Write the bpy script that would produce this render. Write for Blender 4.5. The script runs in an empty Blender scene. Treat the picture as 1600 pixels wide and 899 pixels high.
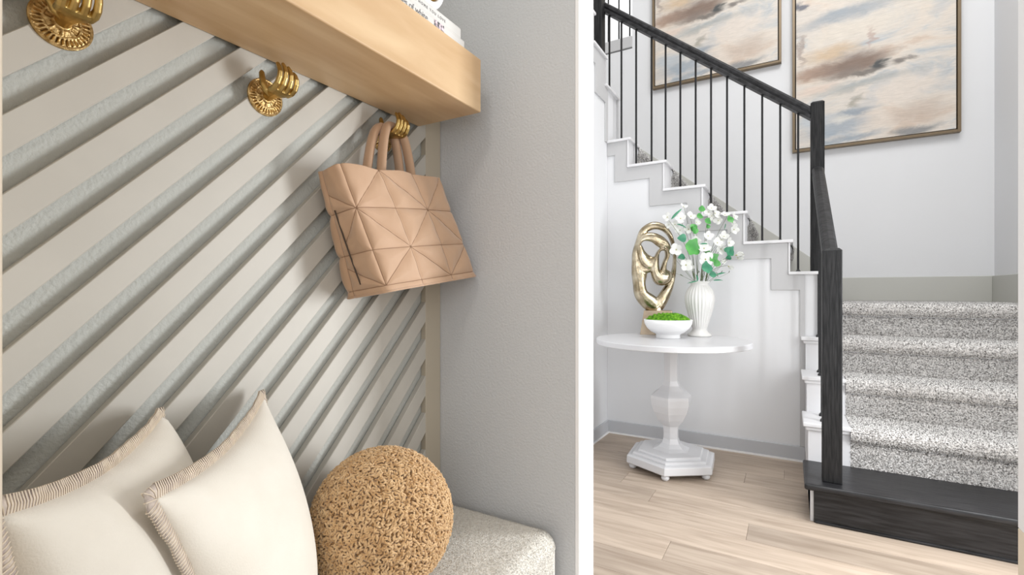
import bpy, bmesh, math, random
import numpy as np
from mathutils import Vector, Matrix
random.seed(7); rng = np.random.default_rng(7)
S = bpy.context.scene
C = S.collection
# ------------------------------------------------------------------ camera
cam = bpy.data.cameras.new('camera'); co = bpy.data.objects.new('camera', cam); C.objects.link(co)
F_PX = 749.0; YAW = math.atan(436.0/F_PX)
cam.sensor_width = 36.0; cam.sensor_fit = 'HORIZONTAL'; cam.lens = 36.0*F_PX/1600.0
cam.shift_y = (457.0-449.5)/1600.0
cam.clip_start = 0.02; cam.clip_end = 60
co.location = (0, 0, 1.1); co.rotation_euler = (math.pi/2, 0, YAW)
S.camera = co
# ------------------------------------------------------------------ world, lights, exposure
w = bpy.data.worlds.new('world'); S.world = w; w.use_nodes = True
w.node_tree.nodes['Background'].inputs[0].default_value = (1.0, 0.982, 0.958, 1)
w.node_tree.nodes['Background'].inputs[1].default_value = 0.74
def area(name, loc, target, sx, sy, power, color=(1, 1, 1)):
    l = bpy.data.lights.new(name, 'AREA'); l.shape = 'RECTANGLE'; l.size = sx; l.size_y = sy
    l.energy = power; l.color = color
    o = bpy.data.objects.new(name, l); C.objects.link(o); o.location = loc
    o.rotation_euler = (Vector(target)-Vector(loc)).to_track_quat('-Z', 'Y').to_euler(); return o
area('entry_window_light', (1.27, 2.42, 1.05), (-0.9, 0.60, 1.15), 0.5, 1.3, 60, (0.96, 0.98, 1.0))
area('entry_fill_light', (1.5, 1.75, 1.6), (-0.4, 3.6, 0.9), 0.8, 1.6, 15, (1.0, 0.995, 0.99))  # added fill, no real door: brightens the wall under the stairs
area('hall_fill_light', (0.9, -1.2, 1.5), (-0.7, 1.2, 1.1), 1.3, 1.6, 17, (0.97, 0.98, 1.0))  # unseen fill added behind the camera to lift the end wall
area('stair_fill_light', (0.5, 2.3, 5.2), (0.4, 4.0, 1.0), 1.6, 1.4, 76, (1.0, 0.99, 0.975))  # fill added above the flights, stands for no actual window
area('hallway_fill_light', (-1.6, 5.6, 5.4), (-1.6, 5.6, 0), 0.6, 0.6, 22, (1.0, 0.99, 0.97))  # added lamp, out of view, whitens the upper hallway opening
area('ceiling_lamp_light', (-0.30, -0.35, 2.35), (-0.8, 0.9, 1.0), 0.30, 0.30, 5.0, (1.0, 0.92, 0.82))
S.view_settings.view_transform = 'Standard'; S.view_settings.look = 'None'
S.view_settings.gamma = 1.0; S.view_settings.use_curve_mapping = False
S.view_settings.exposure = 0.0

# ------------------------------------------------------------------ helpers
def lin(c):
    r = []
    for v in c[:3]:
        v = v/255.0
        r.append(v/12.92 if v <= 0.04045 else ((v+0.055)/1.055)**2.4)
    return (*r, 1)
def mat(name, col, rough=0.6, metal=0.0, col2=None, nscale=5.0, stretch=(1, 1, 1), bump=0.0, bscale=None,
        bstretch=None, detail=4.0, lo=0.35, hi=0.65, spec=0.5, dist=0.0, sheen=0.0, bdist=0.01, objcol=False, coat=0.0):
    m = bpy.data.materials.new(name); m.use_nodes = True; N = m.node_tree.nodes; L = m.node_tree.links
    b = N['Principled BSDF']; b.inputs['Roughness'].default_value = rough; b.inputs['Metallic'].default_value = metal
    b.inputs['Specular IOR Level'].default_value = spec
    b.inputs['Sheen Weight'].default_value = sheen; b.inputs['Coat Weight'].default_value = coat
    tc = N.new('ShaderNodeTexCoord')
    def noise(sc, st, det):
        mp = N.new('ShaderNodeMapping'); mp.inputs['Scale'].default_value = st; L.new(tc.outputs['Object'], mp.inputs['Vector'])
        n = N.new('ShaderNodeTexNoise'); n.inputs['Scale'].default_value = sc; n.inputs['Detail'].default_value = det
        n.inputs['Distortion'].default_value = dist
        L.new(mp.outputs[0], n.inputs['Vector']); return n
    out = None
    if col2 is not None:
        n = noise(nscale, stretch, detail); r = N.new('ShaderNodeValToRGB')
        r.color_ramp.elements[0].position = lo; r.color_ramp.elements[1].position = hi
        r.color_ramp.elements[0].color = lin(col); r.color_ramp.elements[1].color = lin(col2)
        L.new(n.outputs['Fac'], r.inputs['Fac']); out = r.outputs['Color']
        L.new(out, b.inputs['Base Color'])
    else:
        b.inputs['Base Color'].default_value = lin(col)
    if objcol:
        oi = N.new('ShaderNodeObjectInfo'); mx = N.new('ShaderNodeMix'); mx.data_type = 'RGBA'; mx.blend_type = 'MULTIPLY'
        mx.inputs[0].default_value = 1.0
        if out is not None: L.new(out, mx.inputs[6])
        else: mx.inputs[6].default_value = lin(col)
        L.new(oi.outputs['Color'], mx.inputs[7]); L.new(mx.outputs[2], b.inputs['Base Color'])
    if bump > 0:
        n = noise(bscale or nscale, bstretch or stretch, 3.0); bp = N.new('ShaderNodeBump')
        bp.inputs['Strength'].default_value = bump; bp.inputs['Distance'].default_value = bdist
        L.new(n.outputs['Fac'], bp.inputs['Height']); L.new(bp.outputs[0], b.inputs['Normal'])
    return m

ORIG = {}
def origin(o):
    v = Vector((0, 0, 0))
    while o is not None: v = v + o.location; o = o.parent
    return v
def tag(o, label=None, cat=None, group=None, kind=None):
    if label: o['label'] = label
    if cat: o['category'] = cat
    if group: o['group'] = group
    if kind: o['kind'] = kind
    return o
def thing(name, loc, label, cat, group=None):
    o = bpy.data.objects.new(name, None); C.objects.link(o); o.location = loc; o.empty_display_size = 0.05
    return tag(o, label, cat, group)
class MB:
    def __init__(s): s.v = []; s.f = []
    def add(s, vs, fs):
        k = len(s.v); s.v += [tuple(p) for p in vs]; s.f += [tuple(i+k for i in f) for f in fs]; return s
    def box(s, x0, x1, y0, y1, z0, z1):
        return s.add([(x0,y0,z0),(x1,y0,z0),(x1,y1,z0),(x0,y1,z0),(x0,y0,z1),(x1,y0,z1),(x1,y1,z1),(x0,y1,z1)],
                     [(0,3,2,1),(4,5,6,7),(0,1,5,4),(1,2,6,5),(2,3,7,6),(3,0,4,7)])
    def prism(s, poly, ax, a, b):
        def P(p, t):
            if ax == 'x': return (t, p[0], p[1])
            if ax == 'y': return (p[0], t, p[1])
            return (p[0], p[1], t)
        n = len(poly)
        return s.add([P(p, a) for p in poly]+[P(p, b) for p in poly],
                     [tuple(range(n)), tuple(range(2*n-1, n-1, -1))]+[(i, i+n, (i+1) % n+n, (i+1) % n) for i in range(n)])
    def tube(s, pts, rad, n=8, flat=(1, 1), up=None, caps=True):
        pts = [Vector(p) for p in pts]; m = len(pts)
        if not hasattr(rad, '__len__'): rad = [rad]*m
        vs = []; u = None
        for i, p in enumerate(pts):
            t = (pts[min(i+1, m-1)]-pts[max(i-1, 0)]).normalized()
            if up is not None: u = Vector(up) - t*t.dot(Vector(up))
            elif u is None: u = t.orthogonal()
            else: u = u - t*t.dot(u)
            u.normalize(); v = t.cross(u)
            r = rad[i]; ru, rv = (r if hasattr(r, '__len__') else (r*flat[0], r*flat[1]))
            for k in range(n):
                a = 2*math.pi*k/n; vs.append(p+u*ru*math.cos(a)+v*rv*math.sin(a))
        fs = [(i*n+k, i*n+(k+1) % n, (i+1)*n+(k+1) % n, (i+1)*n+k) for i in range(m-1) for k in range(n)]
        if caps: fs += [tuple(range(n-1, -1, -1)), tuple((m-1)*n+k for k in range(n))]
        return s.add(vs, fs)
    def lathe(s, prof, c, n=32, mod=None, a0=0.0, closed=True):
        vs = []; m = len(prof)
        for i, (r, z) in enumerate(prof):
            for k in range(n):
                a = a0+2*math.pi*k/n; rr = r*(mod(a, z, i) if mod else 1)
                vs.append((c[0]+rr*math.cos(a), c[1]+rr*math.sin(a), c[2]+z))
        fs = [(i*n+k, i*n+(k+1) % n, (i+1)*n+(k+1) % n, (i+1)*n+k) for i in range(m-1) for k in range(n)]
        if closed: fs += [tuple(range(n-1, -1, -1)), tuple((m-1)*n+k for k in range(n))]
        return s.add(vs, fs)
    def grid(s, rows):
        n = len(rows[0]); m = len(rows)
        return s.add([p for r in rows for p in r], [(i*n+k, i*n+k+1, (i+1)*n+k+1, (i+1)*n+k) for i in range(m-1) for k in range(n-1)])
    def build(s, name, material, parent=None, smooth=False, bevel=0.0, seg=2, base=None, angle=40, weld=False, solid=0):
        me = bpy.data.meshes.new(name); o = bpy.data.objects.new(name, me); C.objects.link(o)
        if parent is not None:
            off = origin(parent); o.parent = parent
        else: off = Vector(base) if base is not None else Vector((0, 0, 0)); o.location = off
        me.from_pydata([(p[0]-off.x, p[1]-off.y, p[2]-off.z) for p in s.v], [], s.f)
        bm = bmesh.new(); bm.from_mesh(me)
        if weld: bmesh.ops.remove_doubles(bm, verts=bm.verts, dist=1e-5)
        bmesh.ops.recalc_face_normals(bm, faces=bm.faces); bm.to_mesh(me); bm.free()
        me.materials.append(material)
        if smooth: me.shade_smooth()
        if solid:
            q = o.modifiers.new('solid', 'SOLIDIFY'); q.thickness = solid; q.offset = 0
        if bevel > 0:
            q = o.modifiers.new('bevel', 'BEVEL'); q.width = bevel; q.segments = seg; q.limit_method = 'ANGLE'; q.angle_limit = math.radians(angle)
            q.harden_normals = False
        return o
def npmesh(name, V, Fc, material, parent, smooth=False, world=True):
    """V (n,3) world numpy, Fc (m,k)"""
    off = np.array(origin(parent)) if (parent is not None and world) else np.zeros(3)
    me = bpy.data.meshes.new(name); V = (V-off).astype(np.float32); Fc = np.asarray(Fc, dtype=np.int32); k = Fc.shape[1]
    me.vertices.add(len(V)); me.vertices.foreach_set('co', V.ravel())
    me.loops.add(Fc.size); me.loops.foreach_set('vertex_index', Fc.ravel())
    me.polygons.add(len(Fc)); me.polygons.foreach_set('loop_start', np.arange(0, Fc.size, k, dtype=np.int32))
    me.update(calc_edges=True); me.materials.append(material)
    if smooth: me.shade_smooth()
    o = bpy.data.objects.new(name, me); C.objects.link(o); o.parent = parent; return o
def clip(poly, f):          # keep f(p) >= 0
    out = []
    for i in range(len(poly)):
        a, b = poly[i], poly[(i+1) % len(poly)]; fa, fb = f(a), f(b)
        if fa >= 0: out.append(a)
        if (fa >= 0) != (fb >= 0):
            t = fa/(fa-fb); out.append((a[0]+t*(b[0]-a[0]), a[1]+t*(b[1]-a[1])))
    return out
def struct(o, cat=None): o['kind'] = 'structure'; return o

# ------------------------------------------------------------------ materials
M_white = mat('white_wall_paint', (222, 223, 225), 0.7, bump=0.10, bscale=220, bdist=0.002)
M_grey = mat('grey_wall_paint', (197, 199, 201), 0.75, bump=0.55, bscale=150, bdist=0.004)
M_niche = mat('grey_green_wall_paint', (184, 185, 179), 0.7, bump=0.55, bscale=150, bdist=0.004)
M_greige = mat('greige_slat_paint', (184, 180, 171), 0.5, col2=(189, 185, 176), nscale=6, bump=0.08, bscale=60, bdist=0.002)
M_stile = mat('greige_shaded_frame', (184, 174, 156), 0.5, bump=0.08, bscale=60, bdist=0.002)  # slat greige made browner: shade beside the end wall put into the colour
M_cream = mat('cream_wall_paint', (225, 212, 192), 0.7)
M_trim = mat('white_trim_paint', (240, 240, 241), 0.45)
M_cap = mat('white_stair_trim_paint', (222, 222, 224), 0.4)
M_band = mat('light_grey_trim_paint', (190, 190, 191), 0.5)
M_base = mat('grey_baseboard_paint', (190, 192, 196), 0.5)
M_skirt = mat('grey_green_skirt_paint', (190, 190, 184), 0.5)
M_black = mat('black_stained_oak', (12, 13, 15), 0.5, spec=0.3, col2=(40, 40, 41), nscale=9, stretch=(14, 14, 1), detail=6, bump=0.35, bscale=16, bstretch=(12, 12, 1), bdist=0.003)
M_blackh = mat('black_stained_oak_tread', (16, 16, 18), 0.36, spec=0.4, col2=(46, 46, 48), nscale=7, stretch=(1, 12, 12), detail=6, bump=0.3, bscale=14, bstretch=(1, 12, 12), bdist=0.003)
M_rail = mat('black_rail_oak', (18, 18, 19), 0.42, spec=0.35, col2=(52, 52, 54), nscale=12, stretch=(2, 8, 2), detail=5, bump=0.2, bscale=16, bstretch=(2, 10, 2), bdist=0.002)
M_iron = mat('black_iron', (22, 22, 24), 0.45, spec=0.4)
M_plank = mat('pale_oak_planks', (150, 133, 117), 0.45, col2=(188, 172, 156), nscale=3.4, stretch=(0.8, 8, 1), detail=12, lo=0.22, hi=0.66,
              bump=0.12, bscale=9, bstretch=(1, 14, 1), bdist=0.002, dist=0.7, objcol=True)
M_gap = mat('floor_joint', (110, 92, 76), 0.8)
M_maple = mat('maple_shelf', (192, 157, 116), 0.45, col2=(214, 185, 146), nscale=3.0, stretch=(7, 0.9, 5), detail=6, lo=0.3, hi=0.7, bump=0.05, bscale=10, bstretch=(10, 1, 10), bdist=0.001, dist=0.4)
M_brass = mat('aged_brass', (172, 143, 84), 0.36, 1.0, col2=(206, 178, 116), nscale=40, bump=0.15, bscale=90, bdist=0.001)
M_brassd = mat('aged_brass_rosette', (150, 120, 72), 0.42, 1.0, col2=(214, 186, 134), nscale=120, bump=0.6, bscale=260, bdist=0.002)
M_bronze = mat('champagne_bronze', (140, 124, 96), 0.24, 1.0, col2=(206, 194, 170), nscale=14, bump=0.35, bscale=18, bdist=0.01)
M_bronzeb = mat('champagne_bronze_base', (168, 150, 130), 0.35, 1.0, col2=(190, 174, 152), nscale=10)
M_bag = mat('tan_quilted_nylon', (180, 146, 116), 0.68, col2=(188, 154, 125), nscale=8, bump=0.15, bscale=30, bdist=0.004, sheen=0.3)
M_bagst = mat('brown_stitching', (142, 110, 84), 0.8)
M_bagd = mat('dark_zip', (70, 56, 44), 0.6)
M_pil = mat('cream_pillow_fabric', (220, 213, 200), 0.95, col2=(226, 220, 208), nscale=10, bump=0.25, bscale=420, bdist=0.0015, sheen=0.3)
M_seam = mat('oatmeal_wool_edging', (176, 162, 154), 0.95, col2=(218, 205, 190), nscale=70, bump=0.5, bscale=260, bdist=0.003)
M_stitch = mat('stitching_thread', (222, 208, 188), 0.95)
M_boucle = mat('caramel_boucle', (190, 150, 101), 0.95, col2=(218, 184, 138), nscale=60, sheen=0.3)
M_boucled = mat('caramel_boucle_base', (172, 132, 84), 0.95)
M_bench = mat('cream_boucle_bench', (214, 208, 196), 0.95, col2=(230, 226, 217), nscale=120, bump=0.9, bscale=300, bdist=0.004, sheen=0.3)
M_carpet = mat('speckled_carpet', (72, 69, 67), 0.95, col2=(252, 250, 248), nscale=150, detail=2.0, lo=0.42, hi=0.52)
M_carpetb = mat('speckled_carpet_base', (140, 137, 134), 0.95, col2=(215, 212, 209), nscale=125, detail=2.0, lo=0.40, hi=0.58)
M_lacq = mat('white_lacquer', (206, 206, 208), 0.35, coat=0.1)
M_ceram = mat('white_ceramic', (214, 213, 210), 0.25)
M_bowl = mat('white_matte_bowl', (240, 240, 240), 0.4)
M_moss = mat('green_moss', (50, 116, 14), 0.95, col2=(140, 200, 56), nscale=60)
M_petal = mat('white_petal', (224, 225, 221), 0.6)
M_petalc = mat('flower_centre', (176, 178, 120), 0.7)
M_leaf = mat('green_leaf', (58, 132, 60), 0.45, col2=(92, 168, 84), nscale=12)
M_leafd = mat('dark_green_leaf', (40, 112, 82), 0.45, col2=(70, 146, 110), nscale=12)
M_stem = mat('green_brown_stem', (92, 104, 66), 0.6)
M_book = mat('white_book_cover', (214, 212, 208), 0.5)
M_page = mat('book_pages', (214, 208, 196), 0.8, col2=(232, 228, 218), nscale=2, stretch=(1, 1, 400))
M_ink = mat('grey_ink', (120, 118, 118), 0.6)
M_photo = mat('floral_print', (70, 72, 74), 0.6, col2=(226, 206, 214), nscale=110, detail=3, lo=0.42, hi=0.56)
M_frame = mat('bronze_brown_frame', (122, 106, 84), 0.4, metal=0.35)
M_framein = mat('dark_frame_gap', (30, 28, 26), 0.7)
M_gold = mat('gold_lining', (150, 112, 40), 0.3, 0.8)

def painting_mat():
    m = bpy.data.materials.new('cloud_painting'); m.use_nodes = True; N = m.node_tree.nodes; L = m.node_tree.links
    b = N['Principled BSDF']; b.inputs['Roughness'].default_value = 0.6
    tc = N.new('ShaderNodeTexCoord')
    def mp(scale, rot=0.0):
        q = N.new('ShaderNodeMapping'); q.inputs['Scale'].default_value = scale; q.inputs['Rotation'].default_value = (0, rot, 0)
        L.new(tc.outputs['Object'], q.inputs['Vector']); return q.outputs[0]
    def nz(vec, sc, det=5, dis=0.0, rough=0.55):
        n = N.new('ShaderNodeTexNoise'); n.inputs['Scale'].default_value = sc; n.inputs['Detail'].default_value = det
        n.inputs['Distortion'].default_value = dis; n.inputs['Roughness'].default_value = rough; L.new(vec, n.inputs['Vector']); return n
    base = nz(mp((1.0, 1, 2.2), 0.22), 2.1, 8, 0.8, 0.6)
    r = N.new('ShaderNodeValToRGB'); e = r.color_ramp.elements
    e[0].position = 0.28; e[0].color = lin((178, 186, 192)); e[1].position = 0.80; e[1].color = lin((214, 196, 178))
    for p, c in ((0.38, (204, 208, 210)), (0.46, (232, 224, 214)), (0.58, (238, 226, 212)), (0.66, (228, 208, 190))):
        x = e.new(p); x.color = lin(c)
    L.new(base.outputs['Fac'], r.inputs['Fac']); cur = r.outputs['Color']
    # warped coordinates
    wn = nz(mp((1.5, 1, 3.2), 0.15), 3.2, 8, 0.5, 0.66)
    sub = N.new('ShaderNodeVectorMath'); sub.operation = 'SUBTRACT'; L.new(wn.outputs['Color'], sub.inputs[0]); sub.inputs[1].default_value = (0.5, 0.5, 0.5)
    scl = N.new('ShaderNodeVectorMath'); scl.operation = 'MULTIPLY'; L.new(sub.outputs[0], scl.inputs[0]); scl.inputs[1].default_value = (0.30, 0, 0.13)
    add = N.new('ShaderNodeVectorMath'); add.operation = 'ADD'; L.new(tc.outputs['Object'], add.inputs[0]); L.new(scl.outputs[0], add.inputs[1])
    blobs = [((.35, 1.07), (.34, .06), (164, 174, 184), .8), ((.10, 1.16), (.10, .06), (230, 222, 212), .8), ((.45, .93), (.35, .10), (238, 228, 214), .9),
             ((.24, .76), (.20, .06), (222, 194, 160), .9), ((.13, .62), (.18, .055), (178, 148, 128), .9), ((.40, .64), (.25, .09), (144, 122, 108), 1.0),
             ((.36, .57), (.13, .045), (140, 126, 116), .8), ((.57, .60), (.062, .042), (84, 86, 86), 1.0), ((.74, .585), (.075, .022), (122, 116, 112), .9), ((.65, .615), (.045, .018), (90, 92, 90), .9), ((.50, .555), (.10, .022), (110, 104, 98), .8),
             ((.14, .48), (.16, .035), (236, 214, 198), .8), ((.50, .47), (.36, .035), (172, 176, 174), .7), ((.43, .33), (.045, .045), (160, 156, 142), .85),
             ((.40, .24), (.16, .035), (150, 164, 178), .85), ((.28, .13), (.24, .07), (164, 178, 192), .8), ((.12, .22), (.14, .06), (196, 206, 214), .7),
             ((.30, .20), (.07, .04), (240, 236, 226), .7), ((.72, .37), (.26, .12), (238, 226, 214), .85), ((.62, .15), (.16, .08), (236, 222, 208), .8),
             ((.84, .17), (.16, .09), (206, 186, 170), .7), ((.80, .035), (.15, .03), (140, 142, 144), .9), ((.36, .03), (.25, .025), (150, 164, 178), .7),
             ((.86, 1.12), (.16, .05), (138, 124, 120), .85), ((.96, 1.0), (.06, .10), (200, 204, 208), .6), ((.02, .85), (.03, .16), (168, 150, 140), .7),
             ((.64, 1.20), (.09, .03), (104, 114, 146), .85), ((.03, 1.22), (.05, .04), (92, 100, 118), .85), ((.53, .83), (.022, .08), (190, 158, 146), .6),
             ((.5, 1.45), (.4, .08), (150, 160, 176), .7), ((.3, 1.6), (.3, .06), (206, 176, 150), .7)]
    for (c, s_, col, amt) in blobs:
        a = N.new('ShaderNodeVectorMath'); a.operation = 'SUBTRACT'; L.new(add.outputs[0], a.inputs[0]); a.inputs[1].default_value = (c[0], 0, c[1])
        d = N.new('ShaderNodeVectorMath'); d.operation = 'MULTIPLY'; L.new(a.outputs[0], d.inputs[0]); d.inputs[1].default_value = (1/s_[0], 0, 1/s_[1])
        ln = N.new('ShaderNodeVectorMath'); ln.operation = 'LENGTH'; L.new(d.outputs[0], ln.inputs[0])
        vr = N.new('ShaderNodeVectorRotate'); vr.rotation_type = 'Y_AXIS'; vr.inputs['Angle'].default_value = 0.10; L.new(a.outputs[0], vr.inputs['Vector']); L.new(vr.outputs[0], d.inputs[0])
        mr = N.new('ShaderNodeMapRange'); mr.interpolation_type = 'SMOOTHSTEP'; L.new(ln.outputs['Value'], mr.inputs[0])
        mr.inputs[1].default_value = 0.30; mr.inputs[2].default_value = 1.50; mr.inputs[3].default_value = amt; mr.inputs[4].default_value = 0.0
        mx = N.new('ShaderNodeMix'); mx.data_type = 'RGBA'; L.new(mr.outputs[0], mx.inputs[0]); L.new(cur, mx.inputs[6]); mx.inputs[7].default_value = lin(col)
        cur = mx.outputs[2]
    hs = N.new('ShaderNodeHueSaturation'); hs.inputs['Value'].default_value = 0.80; hs.inputs['Saturation'].default_value = 0.95; st_ = nz(mp((1.2, 1, 9), 0.14), 9, 6, 0.4, 0.7); sr = N.new('ShaderNodeMapRange'); L.new(st_.outputs['Fac'], sr.inputs[0]); sr.inputs[1].default_value = .3; sr.inputs[2].default_value = .7; sr.inputs[3].default_value = .86; sr.inputs[4].default_value = 1.06
    mm = N.new('ShaderNodeMix'); mm.data_type = 'RGBA'; mm.blend_type = 'MULTIPLY'; mm.inputs[0].default_value = 1.0; L.new(cur, mm.inputs[6]); L.new(sr.outputs[0], mm.inputs[7]); cur = mm.outputs[2]
    L.new(cur, hs.inputs['Color']); L.new(hs.outputs[0], b.inputs['Base Color'])
    bn = nz(mp((1, 1, 3), 0.2), 22, 4); bp = N.new('ShaderNodeBump'); bp.inputs['Strength'].default_value = 0.2; bp.inputs['Distance'].default_value = 0.004
    L.new(bn.outputs['Fac'], bp.inputs['Height']); L.new(bp.outputs[0], b.inputs['Normal'])
    return m
M_paint = painting_mat()

# ------------------------------------------------------------------ setting: floor
fl = struct(MB().box(-1.45, 1.9, -0.9, 3.9, -0.08, -0.006).build('floor', M_gap, base=(0, 0, 0)))
rows = [2.011+0.175*k for k in range(-12, 10)]+[3.645]
for i in range(len(rows)-1):
    y0, y1 = rows[i], rows[i+1]
    if y1-y0 < .01: continue
    fixed = {2.361: [-0.173, 1.2], 3.061: [-0.235], 2.886: [-0.549, 0.9], 2.711: [-0.854], 3.586: [-0.23]}
    js = None
    for k, v in fixed.items():
        if abs(k-y0) < 0.02: js = list(v)
    if js is None:
        a = -1.25+0.25+1.3*((i*0.618) % 1); js = [a] + ([a+1.45] if a+1.45 < 1.6 else [])
    xs = [-1.252]+sorted(js)+[1.75]
    for j in range(len(xs)-1):
        p = MB().box(xs[j]+.0006, xs[j+1]-.0006, y0+.0006, y1-.0006, -0.012, 0.0)
        # a different piece of the grain for each plank
        o = p.build('plank', M_plank, fl, bevel=0.0008, seg=1)
        me = o.data; sh = Vector((random.uniform(-9, 9), random.uniform(-9, 9), random.uniform(-9, 9)))
        for v in me.vertices: v.co += sh
        o.location = -sh
        t = random.uniform(0.88, 1.04)
        if abs(y0-2.361) < .02 and j == 1: t = 0.76
        if abs(y0-1.836) < .02: t = 0.88
        o.color = (t, t*0.995, t*0.985, 1)

# ------------------------------------------------------------------ setting: walls
struct(MB().box(-1.09, -0.98, -0.9, 1.2, 0, 2.7).build('wall_left', M_niche))
struct(MB().box(-0.98, -0.492, -0.02, 0.1149, 0, 2.7).build('wall_niche', M_cream, bevel=.004))
wn_ = MB().box(-1.44, -0.502, 1.2, 1.306, 0, 2.7)
struct(wn_.build('wall_end', M_grey, bevel=.003))
struct(MB().box(-0.502, -0.490, 1.1985, 1.3075, 0, 2.7).build('trim_1', M_trim, bevel=.002))
struct(MB().box(0.395, 1.75, 1.2, 1.306, 0, 2.7).build('wall_right', M_grey))
struct(MB().box(0.383, 0.395, 1.1985, 1.3075, 0.64, 2.7).build('trim_2', M_trim, bevel=.002))
struct(MB().box(0.383, 0.395, 1.1985, 1.3075, 0, 0.64).build('trim_3', M_cream, bevel=.002))
struct(MB().box(-0.49, 0.383, 1.2, 1.306, 2.15, 2.7).build('wall_header', M_white))
# foyer left wall, stepped at its top where the upper flight turns
R_ = 0.2105
capsL = [(3.55, 3.86, 2.71), (3.285, 3.55, 2.92), (3.02, 3.285, 3.13), (2.755, 3.02, 3.34), (1.3, 2.755, 3.55)]
poly = [(1.306, 0), (3.86, 0)]
for (a, b, z) in capsL: poly += [(b, z-.02), (a, z-.02)]
poly[-1] = (1.306, 3.53)
struct(MB().prism(poly, 'x', -1.44, -1.25).build('wall_foyer_left', M_white))
# wall under the upper flight
LV = [1.235+R_*k for k in range(6)]; RX = [0.268]+[-0.015-0.268*k for k in range(5)]+[-1.249]
poly = [(-1.249, 0), (0.079, 0), (0.079, 0.8), (0.268, 0.8)]
for k in range(6): poly += [(RX[k], LV[k]-.02), (RX[k+1], LV[k]-.02)]
poly = [p for i, p in enumerate(poly) if i == 0 or p != poly[i-1]]
struct(MB().prism(poly, 'y', 3.64, 3.86).build('wall_center', M_white))
struct(MB().box(1.30, 1.42, 2.62, 4.96, 0, 5.6).build('wall_stair_right', M_white))
struct(MB().box(-1.405, 1.30, 4.86, 4.96, 0, 5.6).build('wall_back', M_white))
struct(MB().box(-2.4, -1.405, 4.86, 4.96, 0, 3.60).build('wall_back_lower', M_white))
struct(MB().box(-2.5, -2.4, 1.3, 6.4, 0, 5.6).build('wall_far_left', M_white))
struct(MB().box(-2.4, 0, 6.3, 6.4, 2.5, 5.6).build('wall_hallway', M_white))
# ledge band of the upper hallway opening
struct(MB().box(-2.4, -1.405, 4.845, 4.975, 3.61, 3.725).build('trim_4', M_band, bevel=.004))
# baseboards
struct(MB().box(-1.237, 0.079, 3.626, 3.64, 0.012, 0.098).build('baseboard_center', M_base, bevel=.003))
struct(MB().box(-1.25, -1.236, 1.31, 3.64, 0.012, 0.098).build('baseboard_left', M_base, bevel=.003))
struct(MB().box(-1.236, 0.079, 3.620, 3.64, 0, 0.012).build('trim_5', M_trim))
struct(MB().box(-1.25, -1.230, 1.31, 3.62, 0, 0.012).build('trim_6', M_trim))
# stair skirts on the back and right walls
sk = lambda x: 1.414-0.79*(x-0.129)
struct(MB().prism([(1.286, 1.03), (1.286, 1.222), (0.372, 1.222), (-1.5, sk(-1.5)), (-1.5, sk(-1.5)-.5), (0.15, 1.03)], 'y', 4.846, 4.86).build('baseboard_back', M_skirt, bevel=.003))
struct(MB().box(1.286, 1.30, 3.6, 4.86, 0.8, 1.222).build('baseboard_right', M_skirt, bevel=.003))

# ------------------------------------------------------------------ staircase
st = thing('staircase', (0.7, 2.72, 0), 'carpeted white staircase with black first step, turning left at a landing', 'staircase')
# side band following the steps of the upper flight
def band_poly():
    up = []; lo = []
    for k in range(6):
        a = RX[k] if k else 0.05; b = RX[k+1]
        up += [(a if k else 0.10, LV[k]-.02), (b, LV[k]-.02)]
    lo = []
    for k in range(6):
        a = RX[k] - (0.10 if k else -0.0); a = 0.05 if k == 0 else RX[k]-0.10
        b = RX[k+1]-0.10 if k < 5 else -1.249
        lo += [(a, LV[k]-.12), (b, LV[k]-.12)]
    up[0] = (0.079, LV[0]-.02)
    return up + lo[::-1] + [(0.05, 0.10), (0.079, 0.10)]
MB().prism(band_poly(), 'y', 3.629, 3.64).build('stringer', M_band, st, bevel=.002)
# band on the left wall
MB().prism([(3.628, 2.69), (3.55, 2.69), (3.55, 2.90), (3.285, 2.90), (3.285, 3.11), (3.02, 3.11), (3.02, 3.0), (3.08, 3.0), (3.08, 2.78), (3.35, 2.78), (3.35, 2.57), (3.57, 2.57), (3.57, 2.27), (3.628, 2.27)],
           'x', -1.25, -1.239).build('stringer', M_band, st, bevel=.002)
for k in range(6):                      # white caps of the upper flight
    x1 = RX[k]+(0.028 if k else 0.0); x0 = RX[k+1]
    MB().box(x0, x1, 3.612, 3.86, LV[k]-.02, LV[k]).build('stair_cap', M_cap, st, bevel=.004)
    if k: MB().box(RX[k], RX[k]+.010, 3.622, 3.86, LV[k-1], LV[k]-.02).build('riser_trim', M_cap, st, bevel=.002)
for (a, b, z) in capsL[:3]:
    MB().box(-1.44, -1.222, a, b+.028, z-.02, z).build('stair_cap', M_cap, st, bevel=.004)
    MB().box(-1.42, -1.232, b, b+.010, z-R_ if b < 3.8 else z-.42, z-.02).build('riser_trim', M_band, st, bevel=.002)
# lower flight: white baluster curb
TY = [3.05, 3.32, 3.59, 3.86]; TZ = [0.19+0.2086*k for k in range(5)]
MB().box(0.08, 1.30, 2.72, 3.06, 0, TZ[0]-.03).build('riser_block', M_cap, st)
for k in range(3):
    y1 = TY[k+1] if k < 2 else 3.64
    MB().box(0.08, 0.268, TY[k], 3.64 if k == 2 else 3.86 if False else y1 if k == 2 else y1, TZ[0]-.02, TZ[k+1]-.02).build('curb', M_cap, st)
    MB().box(0.055, 0.268, TY[k]-.030, y1, TZ[k+1]-.022, TZ[k+1]).build('stair_cap', M_cap, st, bevel=.005)
    MB().box(0.068, 0.268, TY[k]-.016, y1, TZ[k+1]-.042, TZ[k+1]-.022).build('cap_moulding', M_cap, st, bevel=.005)
MB().box(0.08, 0.094, 2.735, 3.64, 0, TZ[0]-.03).build('side_panel', M_trim, st)
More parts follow.
